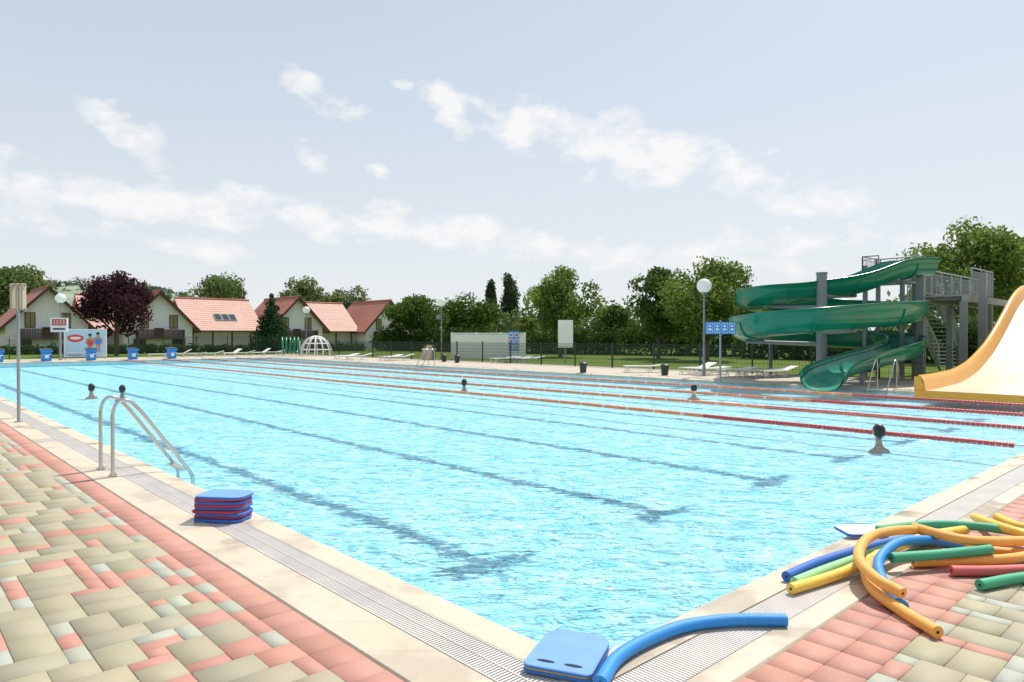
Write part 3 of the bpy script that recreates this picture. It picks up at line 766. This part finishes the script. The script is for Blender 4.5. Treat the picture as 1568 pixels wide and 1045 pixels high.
# ---------------------------------------------------------------- houses
def house(xg, wing=None, skylight=False, roofm='roof', zr=6.3, wroof='roof2'):
    e = empty('gabled_house', (xg, 78, 0)); hw = 3.4; ze = 2.75; D = 9.0
    mb = MB()
    def gable(y, m='plaster'):
        mb.add([(-hw,y,-.1),(hw,y,-.1),(hw,y,ze),(0,y,zr-.12),(-hw,y,ze)], [(0,1,2,3,4)], m)
    gable(0); gable(D)
    for sx_ in (-hw, hw): mb.add([(sx_,0,-.1),(sx_,D,-.1),(sx_,D,ze),(sx_,0,ze)], [(0,1,2,3)], 'plaster')
    if wing:
        a_, b_ = wing; mb.box(((a_+b_)/2,5.6,1.1),(b_-a_,5.2,2.4),'plaster')
    mb.obj('walls', e)
    mb = MB(); sl = (zr-ze)/hw; ov = .65; yf = -.75
    for s_ in (-1,1):
        xe, z_e = s_*(hw+ov), ze-ov*sl
        top = [(0,yf,zr+.10),(xe,yf,z_e+.10),(xe,D+.4,z_e+.10),(0,D+.4,zr+.10)]
        bot = [(v[0],v[1],v[2]-.12) for v in top]
        mb.add(top+bot, [(0,1,2,3),(4,7,6,5),(0,4,5,1),(1,5,6,2),(2,6,7,3)], roofm)
        vs = [(0,yf-.05,zr+.16),(xe,yf-.05,z_e+.16),(xe,yf-.05,z_e-.18),(0,yf-.05,zr-.18)]
        vs2 = [(v[0],yf-.003,v[2]) for v in vs]
        mb.add(vs+vs2, [(0,1,2,3),(4,7,6,5),(0,4,5,1),(3,2,6,7),(1,5,6,2)], 'wood')
        mb.cyl((xe,yf,z_e-.02),(xe,D+.3,z_e-.02),.07,'wood',n=8)
    if wing:
        a_, b_ = wing; yr = 6.2; zr2 = zr-.25; yf2 = 1.4; z2 = 2.25
        top = [(a_,yf2,z2),(b_,yf2,z2),(b_,yr,zr2),(a_,yr,zr2)]; top2 = [(a_,D+1.2,z2+.4),(b_,D+1.2,z2+.4)]
        mb.add(top+[(v[0],v[1],v[2]-.14) for v in top], [(0,1,2,3),(4,7,6,5),(0,4,5,1)], wroof)
        mb.add([top[3],top[2],top2[1],top2[0]], [(0,1,2,3)], wroof)
        mb.cyl((a_,yf2-.05,z2-.06),(b_,yf2-.05,z2-.06),.07,'wood',n=8); mb.cyl((a_,yr,zr2+.03),(b_,yr,zr2+.03),.11,'roof',n=8)
        for xx in [a_+.6+k*2.2 for k in range(int((b_-a_-.6)/2.2)+1)]: mb.box((xx,1.7,1.05),(.16,.16,2.1),'wood')
        if skylight:
            nrm = math.atan2(zr2-z2, yr-yf2); rm = Matrix.Rotation(nrm,3,'X')
            for k in range(3):
                xx = a_+(b_-a_)*.45+k*.85; yy = 3.3; zz = z2+(yy-yf2)*math.tan(nrm)+.06
                mb.box((xx,yy,zz),(.78,1.2,.10),'greypaint',mtx=rm); mb.box((xx,yy-.03,zz+.05),(.64,1.04,.04),'glass',mtx=rm)
    mb.cyl((0,yf,zr+.13),(0,D+.4,zr+.13),.12,'roof',n=8)
    mb.obj('roof', e)
    mb = MB()
    def win(cx, cz, w, h_, y=-.02, shut=False):
        mb.box((cx,y-.01,cz),(w+.16,.08,h_+.16),'wood'); mb.box((cx,y-.045,cz),(w,.04,h_),'curtain' if shut else 'glass'); mb.box((cx,y-.06,cz),(.05,.06,h_),'wood')
    win(-1.45,3.15,.70,1.3,shut=True); win(1.45,3.15,.70,1.3,shut=True); win(0,1.95,.8,.9)
    win(-1.9,.7,1.0,1.1); win(1.9,.7,1.0,1.1)
    mb.obj('windows', e)
    mb = MB()
    mb.box((0,-.5,1.35),(4.6,1.0,.14),'wood')
    for k in range(38): mb.box((-2.25+k*.1216,-.97,1.83),(.09,.03,.80),'wood')
    mb.box((0,-.98,2.27),(4.7,.08,.07),'wood')
    for sx_ in (-2.28,2.28):
        mb.box((sx_,-.97,.65),(.12,.12,1.40),'wood')
        for k in range(8): mb.box((sx_,-.12-k*.12,1.83),(.03,.09,.80),'wood')
    mb.obj('balcony', e)
house(10.2, (3.4,6.6)); house(20.2, (3.4,12.2), True); house(35.8, (3.4,9.6)); house(48.8)

# ---------------------------------------------------------------- trees
rs = np.random.RandomState(11)
def leaves(name, centers, radii, n, size, c1, c2, parent, squash=.8):
    k = len(centers); w = np.array([r_**2 for r_ in radii]); w = w/w.sum()
    idx = rs.choice(k, n, p=w)
    d = rs.normal(size=(n,3)); d /= np.linalg.norm(d,axis=1)[:,None]
    rad = np.array(radii)[idx]*(1-.42*rs.random(n)**1.8)*(1+.13*rs.normal(size=n))
    P = np.array(centers)[idx] + d*rad[:,None]*np.array([1,1,squash])
    P[:,2] = np.maximum(P[:,2], .02)
    nr = d + rs.normal(size=(n,3))*.55; nr /= np.linalg.norm(nr,axis=1)[:,None]
    a_ = np.cross(nr, rs.normal(size=(n,3))); a_ /= np.linalg.norm(a_,axis=1)[:,None]; b_ = np.cross(nr,a_)
    sz = size*(.6+.8*rs.random(n))[:,None]
    Vv = np.stack([P+a_*sz*.5, P+b_*sz*.32+a_*sz*.05, P-a_*sz*.5, P-b_*sz*.32+nr*sz*.08],1).reshape(-1,3)
    Ff = np.arange(n*4).reshape(-1,4)
    clump = rs.random(k)[idx]
    t_ = np.clip(.55*clump+.45*rs.random(n),0,1)[:,None]
    col = np.array(c1)*(1-t_)+np.array(c2)*t_
    Cc = np.ones((n,4,4)); Cc[:,:,:3] = col[:,None,:]
    me = quads_mesh(name, Vv, Ff, Cc, M['leaf'])
    o = bpy.data.objects.new(name, me); scene.collection.objects.link(o); o.parent = parent
    return o
def tree(name, px, s, top, wpx, colors, trunk=.28, n=5200, leaf=.26, lob=15, shape='round'):
    H = 1.6+(515-top)*s/1068; Wd = wpx*s/1068*1.12; p = site(px, s)
    e = empty(name, (p.x,p.y,-.05))
    cr = Wd/2; z0 = H*trunk; ch = (H-z0)/2; cz = z0+ch
    cs_, rr_ = [], []; sq = .8
    for i in range(lob):
        if shape == 'poplar':
            sq = 1.5
            t = (i+.5)/lob; z = H*.06+H*.84*t; rloc = cr*(1.0-1.0*abs(t-.4)**1.5)
            cs_.append((rs.normal()*cr*.15, rs.normal()*cr*.15, z)); rr_.append(max(.5,rloc*.85))
        elif shape == 'cone':
            t = (i+.5)/lob; z = H*.05+H*.93*t; rl = cr*(1-t)**.8
            g_ = i*2.4; cs_.append((math.cos(g_)*rl*.35, math.sin(g_)*rl*.35, z)); rr_.append(max(.25, rl*.72))
        else:
            while True:
                v = rs.uniform(-1,1,3)
                if .40 < np.linalg.norm(v) < 1: break
            q = .20+.18*rs.random()
            k_ = 1-q*.85
            cs_.append((v[0]*cr*k_, v[1]*cr*k_, cz+v[2]*ch*(1-q*cr/ch*.8 if ch > cr*.5 else .5))); rr_.append(cr*q)
    if shape == 'round':
        cs_.append((0,0,cz)); rr_.append(min(cr,ch)*.56)
        cs_.append((cr*.1,0,H-cr*.30)); rr_.append(cr*.30)
    leaves('foliage', cs_, rr_, n, leaf, colors[0], colors[1], e, sq)
    mb = MB(); tr_ = max(.10, H*.020)
    mb.tube(catmull([(0,0,0),(.03*H*.3,0,H*.2),(0,.02*H,H*.45),(0,0,H*.8)],4), tr_, 'bark', 8, [tr_*(1.25-.075*i) for i in range(13)])
    for i in range(min(len(cs_), 10)):
        c_ = Vector(cs_[i]); st = Vector((0,0,H*(.22+.3*rs.random())))
        mb.tube([st, st.lerp(c_,.5)+Vector((0,0,.015*H)), c_], .05, 'bark', 6, [tr_*.5, tr_*.33, tr_*.12])
    mb.obj('trunk', e); return e
DG = ((.045,.092,.020),(.14,.21,.048)); YG = ((.075,.13,.025),(.27,.35,.085)); PUR = ((.045,.020,.028),(.11,.05,.058)); HZ = ((.085,.13,.045),(.22,.27,.10))
PG = ((.045,.08,.035),(.11,.155,.07)); HG = ((.025,.055,.013),(.08,.13,.03))
tree('deciduous_tree', 30, 92, 403, 125, HZ, n=5500, leaf=.5, lob=20)
tree('deciduous_tree', -40, 85, 410, 110, HZ, n=3500, leaf=.5)
tree('purple_plum_tree', 178, 58, 410, 104, PUR, .12, 7500, .28, 26)
tree('deciduous_tree', 345, 108, 415, 120, HZ, .2, 5500, .48, 20)
tree('deciduous_tree', 467, 112, 420, 84, HZ, .2, 4500, .48)
tree('deciduous_tree', 542, 116, 435, 94, HZ, .2, 4500, .48)
tree('deciduous_tree', 635, 80, 447, 104, DG, .1, 5500, .36)
tree('deciduous_tree', 710, 84, 444, 110, DG, .1, 5500, .36)
tree('poplar_tree', 751, 130, 422, 21, PG, .1, 4200, .5, 12, shape='poplar')
tree('poplar_tree', 782, 128, 415, 29, PG, .1, 5200, .5, 12, shape='poplar')
tree('deciduous_tree', 858, 55, 402, 122, YG, .14, 8500, .26, 26)
tree('deciduous_tree', 805, 72, 482, 44, YG, .1, 2500, .3)
tree('deciduous_tree', 940, 66, 464, 75, DG, .1, 4200, .32)
tree('deciduous_tree', 1008, 52, 406, 115, DG, .16, 7000, .27, 22)
tree('deciduous_tree', 1082, 47, 387, 150, YG, .18, 11000, .24, 28)
tree('deciduous_tree', 1138, 58, 432, 84, DG, .15, 4500, .3)
tree('deciduous_tree', 1475, 42, 328, 165, YG, .20, 11000, .24, 28)
tree('deciduous_tree', 1560, 46, 360, 110, YG, .2, 5500, .27)
tree('deciduous_tree', 1415, 50, 388, 70, YG, .2, 4000, .27)
tree('conifer_tree', 416, 69, 448, 60, ((.020,.055,.022),(.06,.12,.045)), .02, 6500, .26, 18, shape='cone')
def hedge(name, pts, h, w, n, cols, leaf=.28):
    cs_, rr_ = [], []
    for (a_, b_) in zip(pts[:-1], pts[1:]):
        L = (b_-a_).length; k_ = max(2, int(L/(w*.55)))
        for i in range(k_):
            q = a_.lerp(b_, i/k_); hh = h*(.7+.5*rs.random())
            cs_.append((q.x+rs.normal()*.3, q.y+rs.normal()*.3, hh-w*.5)); rr_.append(w*.55)
            cs_.append((q.x, q.y, max(.3,hh*.35))); rr_.append(w*.6)
    e = empty(name); leaves('foliage', cs_, rr_, n, leaf, cols[0], cols[1], e, .9)
    mb = MB()
    for c_ in cs_[::6]: mb.cyl((c_[0],c_[1],-.05),(c_[0],c_[1],max(.5,c_[2])),.05,'bark',n=5)
    mb.obj('stems', e)
hedge('hedge', [site(590,82),site(700,74),site(820,66),site(1000,60),site(1160,56)], 2.6, 2.6, 14000, HG, .34)
hedge('hedge', [site(1150,52),site(1300,46),site(1450,42),site(1640,40)], 2.4, 2.4, 10000, HG, .30)
hedge('hedge', [site(0,62),site(130,64),site(250,66),site(380,70),site(560,78)], .8, .9, 9000, HG, .26)
hedge('treeline', [site(580,135),site(700,130),site(900,110),site(1150,95)], 7.0, 6.0, 8000, HZ, .8)
hedge('treeline', [site(-500,120),site(-200,120),site(0,125),site(90,130)], 8.0, 6.5, 5000, HZ, .8)
hedge('treeline', [site(1380,75),site(1600,70),site(1900,70)], 6.0, 6.0, 5000, HZ, .7)

# hills
hm, nt, out = newmat('hazy_hill_vegetation')
b = nt.nodes.new('ShaderNodeBsdfDiffuse'); nt.links.new(b.outputs[0], out.inputs[0])
pos = nt.nodes.new('ShaderNodeNewGeometry').outputs['Position']
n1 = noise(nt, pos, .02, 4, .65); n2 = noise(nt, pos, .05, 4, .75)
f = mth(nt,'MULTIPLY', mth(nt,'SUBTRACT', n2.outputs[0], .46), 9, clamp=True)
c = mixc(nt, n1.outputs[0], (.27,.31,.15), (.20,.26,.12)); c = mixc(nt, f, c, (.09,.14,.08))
c = mixc(nt, .30, c, (.42,.48,.50)); nt.links.new(c, b.inputs['Color'])  # distance haze mixed into the vegetation colour
def hill_env(az): return 33*math.exp(-((az+30)/9.5)**2)+20*math.exp(-((az+52)/14)**2)+5*math.exp(-((az-10)/50)**2)
vs = []; fs = []; NA, NR = 160, 14
for i in range(NA):
    az = -75+150*i/(NA-1)
    for j in range(NR):
        s = 330+45*j; t = j/(NR-1); a_ = math.radians(az)
        zz = hill_env(az)*math.sin(math.pi*min(1,t*1.1)**.8)+3.0*mnoise.noise(Vector((az*.18,t*4,0)))
        if j in (0, NR-1): zz = -1
        p = CAMP + (RT*math.sin(a_)+FW*math.cos(a_))*s*1.05
        vs.append((p.x,p.y,max(-1,zz)))
for i in range(NA-1):
    for j in range(NR-1):
        fs.append((i*NR+j,(i+1)*NR+j,(i+1)*NR+j+1,i*NR+j+1))
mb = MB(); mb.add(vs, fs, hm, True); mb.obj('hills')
cs_, rr_ = [], []
for i in range(110):
    az = rs.uniform(-48,-14); a_ = math.radians(az); s = rs.uniform(430,640)
    t = ((s/1.05-330)/45)/(NR-1)
    zz = hill_env(az)*math.sin(math.pi*min(1,t*1.1)**.8); p = CAMP+(RT*math.sin(a_)+FW*math.cos(a_))*s
    cs_.append((p.x,p.y,zz+1)); rr_.append(rs.uniform(2,4.4))
e = empty('distant_trees'); leaves('foliage', cs_, rr_, 11000, 1.5, (.11,.15,.09), (.17,.22,.13), e)

# ---------------------------------------------------------------- world
w = bpy.data.worlds.new('World'); scene.world = w; w.use_nodes = True
nt = w.node_tree; nt.nodes.clear()
out = nt.nodes.new('ShaderNodeOutputWorld'); bg = nt.nodes.new('ShaderNodeBackground'); nt.links.new(bg.outputs[0], out.inputs[0])
SUN_AZ = math.radians(79.5); SUN_EL = math.radians(57)
sky = nt.nodes.new('ShaderNodeTexSky'); sky.sky_type='NISHITA'; sky.sun_disc=False; sky.sun_elevation=SUN_EL; sky.sun_rotation=SUN_AZ
sky.air_density=1.0; sky.dust_density=2.0; sky.ozone_density=1.0
tcn = nt.nodes.new('ShaderNodeTexCoord'); sx = nt.nodes.new('ShaderNodeSeparateXYZ'); nt.links.new(tcn.outputs['Generated'], sx.inputs[0])
az = mth(nt,'ARCTAN2', sx.outputs[0], sx.outputs[1]); el = mth(nt,'ARCSINE', sx.outputs[2])
vv = nt.nodes.new('ShaderNodeCombineXYZ'); nt.links.new(az, vv.inputs[0]); nt.links.new(el, vv.inputs[1]); vv.inputs[2].default_value = 1
vst = nn(nt,'ShaderNodeVectorMath',operation='MULTIPLY'); nt.links.new(vv.outputs[0], vst.inputs[0]); vst.inputs[1].default_value=(1,1.7,1)
nA = noise(nt, vst.outputs[0], 13, 7, .60)
nz_ = nA.outputs[0]
clouds = [(185,195,66,34,.3,1),(462,128,40,24,.35,1),(508,165,50,20,-.1,1),(482,242,34,26,.1,1),(614,130,18,8,0,.9),(690,170,42,36,.5,1),(800,192,90,48,.25,1.1),(960,228,165,56,.18,1.15),
          (1120,265,80,42,.3,1.05),(1235,305,145,34,.3,1.0),(580,262,18,13,0,.8),(1195,229,34,9,-.1,.9),(90,280,260,40,.12,1.05),(380,318,265,38,.14,1.05),(690,358,290,32,.13,1.0),
          (960,396,260,22,.08,.8),(200,365,300,22,.10,.85),(1290,372,300,22,.05,.55)]
dens = None
for (x, y, rx, ry, sl, st) in clouds:
    t = (x-784)/1068; a0 = YAW+math.atan(t); ca = math.cos(math.atan(t)); e0 = math.atan((515-y)/1068*ca)
    ra = rx/1068*ca*ca; re = ry/1068*ca
    qa = dot(nt, vv.outputs[0], (1/ra, 0, -a0/ra)); qe = dot(nt, vv.outputs[0], (sl/re, 1/re, -(e0+sl*a0)/re))
    v = mth(nt,'MULTIPLY_ADD', qe, qe, mth(nt,'MULTIPLY', qa, qa))
    v = mth(nt,'MULTIPLY_ADD', v, -.75*st, .75*st)
    dens = v if dens is None else mth(nt,'MAXIMUM', dens, v)
dens = mth(nt,'MAXIMUM', dens, -1.3)
cl = mth(nt,'ADD', dens, mth(nt,'MULTIPLY_ADD', nz_, 4.8, -2.50))
cmask = mth(nt,'MULTIPLY', cl, 1.1, clamp=True)
hz = mth(nt,'POWER', mth(nt,'SUBTRACT', 1.0, mth(nt,'MULTIPLY', mth(nt,'MAXIMUM', el, 0.0), 1.45), clamp=True), 1.9)
skyc = mixc(nt, 1.0, sky.outputs[0], (.13,.13,.13), 'MULTIPLY')
skyc = mixc(nt, .66, skyc, (.62,.72,.825))
skyc = mixc(nt, mth(nt,'MULTIPLY', hz, .90), skyc, (.865,.895,.91))
skyc = mixc(nt, mth(nt,'MULTIPLY', cmask, .92), skyc, (.955,.955,.95))
sc = mixc(nt, 1.0, skyc, (10,10,10), 'MULTIPLY')
nt.links.new(sc, bg.inputs[0]); bg.inputs[1].default_value = .1
w.cycles.sampling_method = 'NONE'

sun = bpy.data.lights.new('sun','SUN'); sun.energy = 5.0; sun.angle = math.radians(.5); sun.color = (1,.95,.87)
so = bpy.data.objects.new('sun', sun); scene.collection.objects.link(so)
sd = Vector((math.sin(SUN_AZ)*math.cos(SUN_EL), math.cos(SUN_AZ)*math.cos(SUN_EL), math.sin(SUN_EL)))
so.rotation_euler = sd.to_track_quat('Z','Y').to_euler()

cam = bpy.data.cameras.new('camera'); co = bpy.data.objects.new('camera', cam); scene.collection.objects.link(co)
cam.lens = 24.52; cam.sensor_width = 36; cam.clip_end = 6000; cam.clip_start = .05
co.location = CAMP; co.rotation_euler = (math.radians(90-.40), 0, -YAW)
scene.camera = co
scene.view_settings.view_transform = 'Standard'; scene.view_settings.look = 'None'; scene.view_settings.exposure = 0
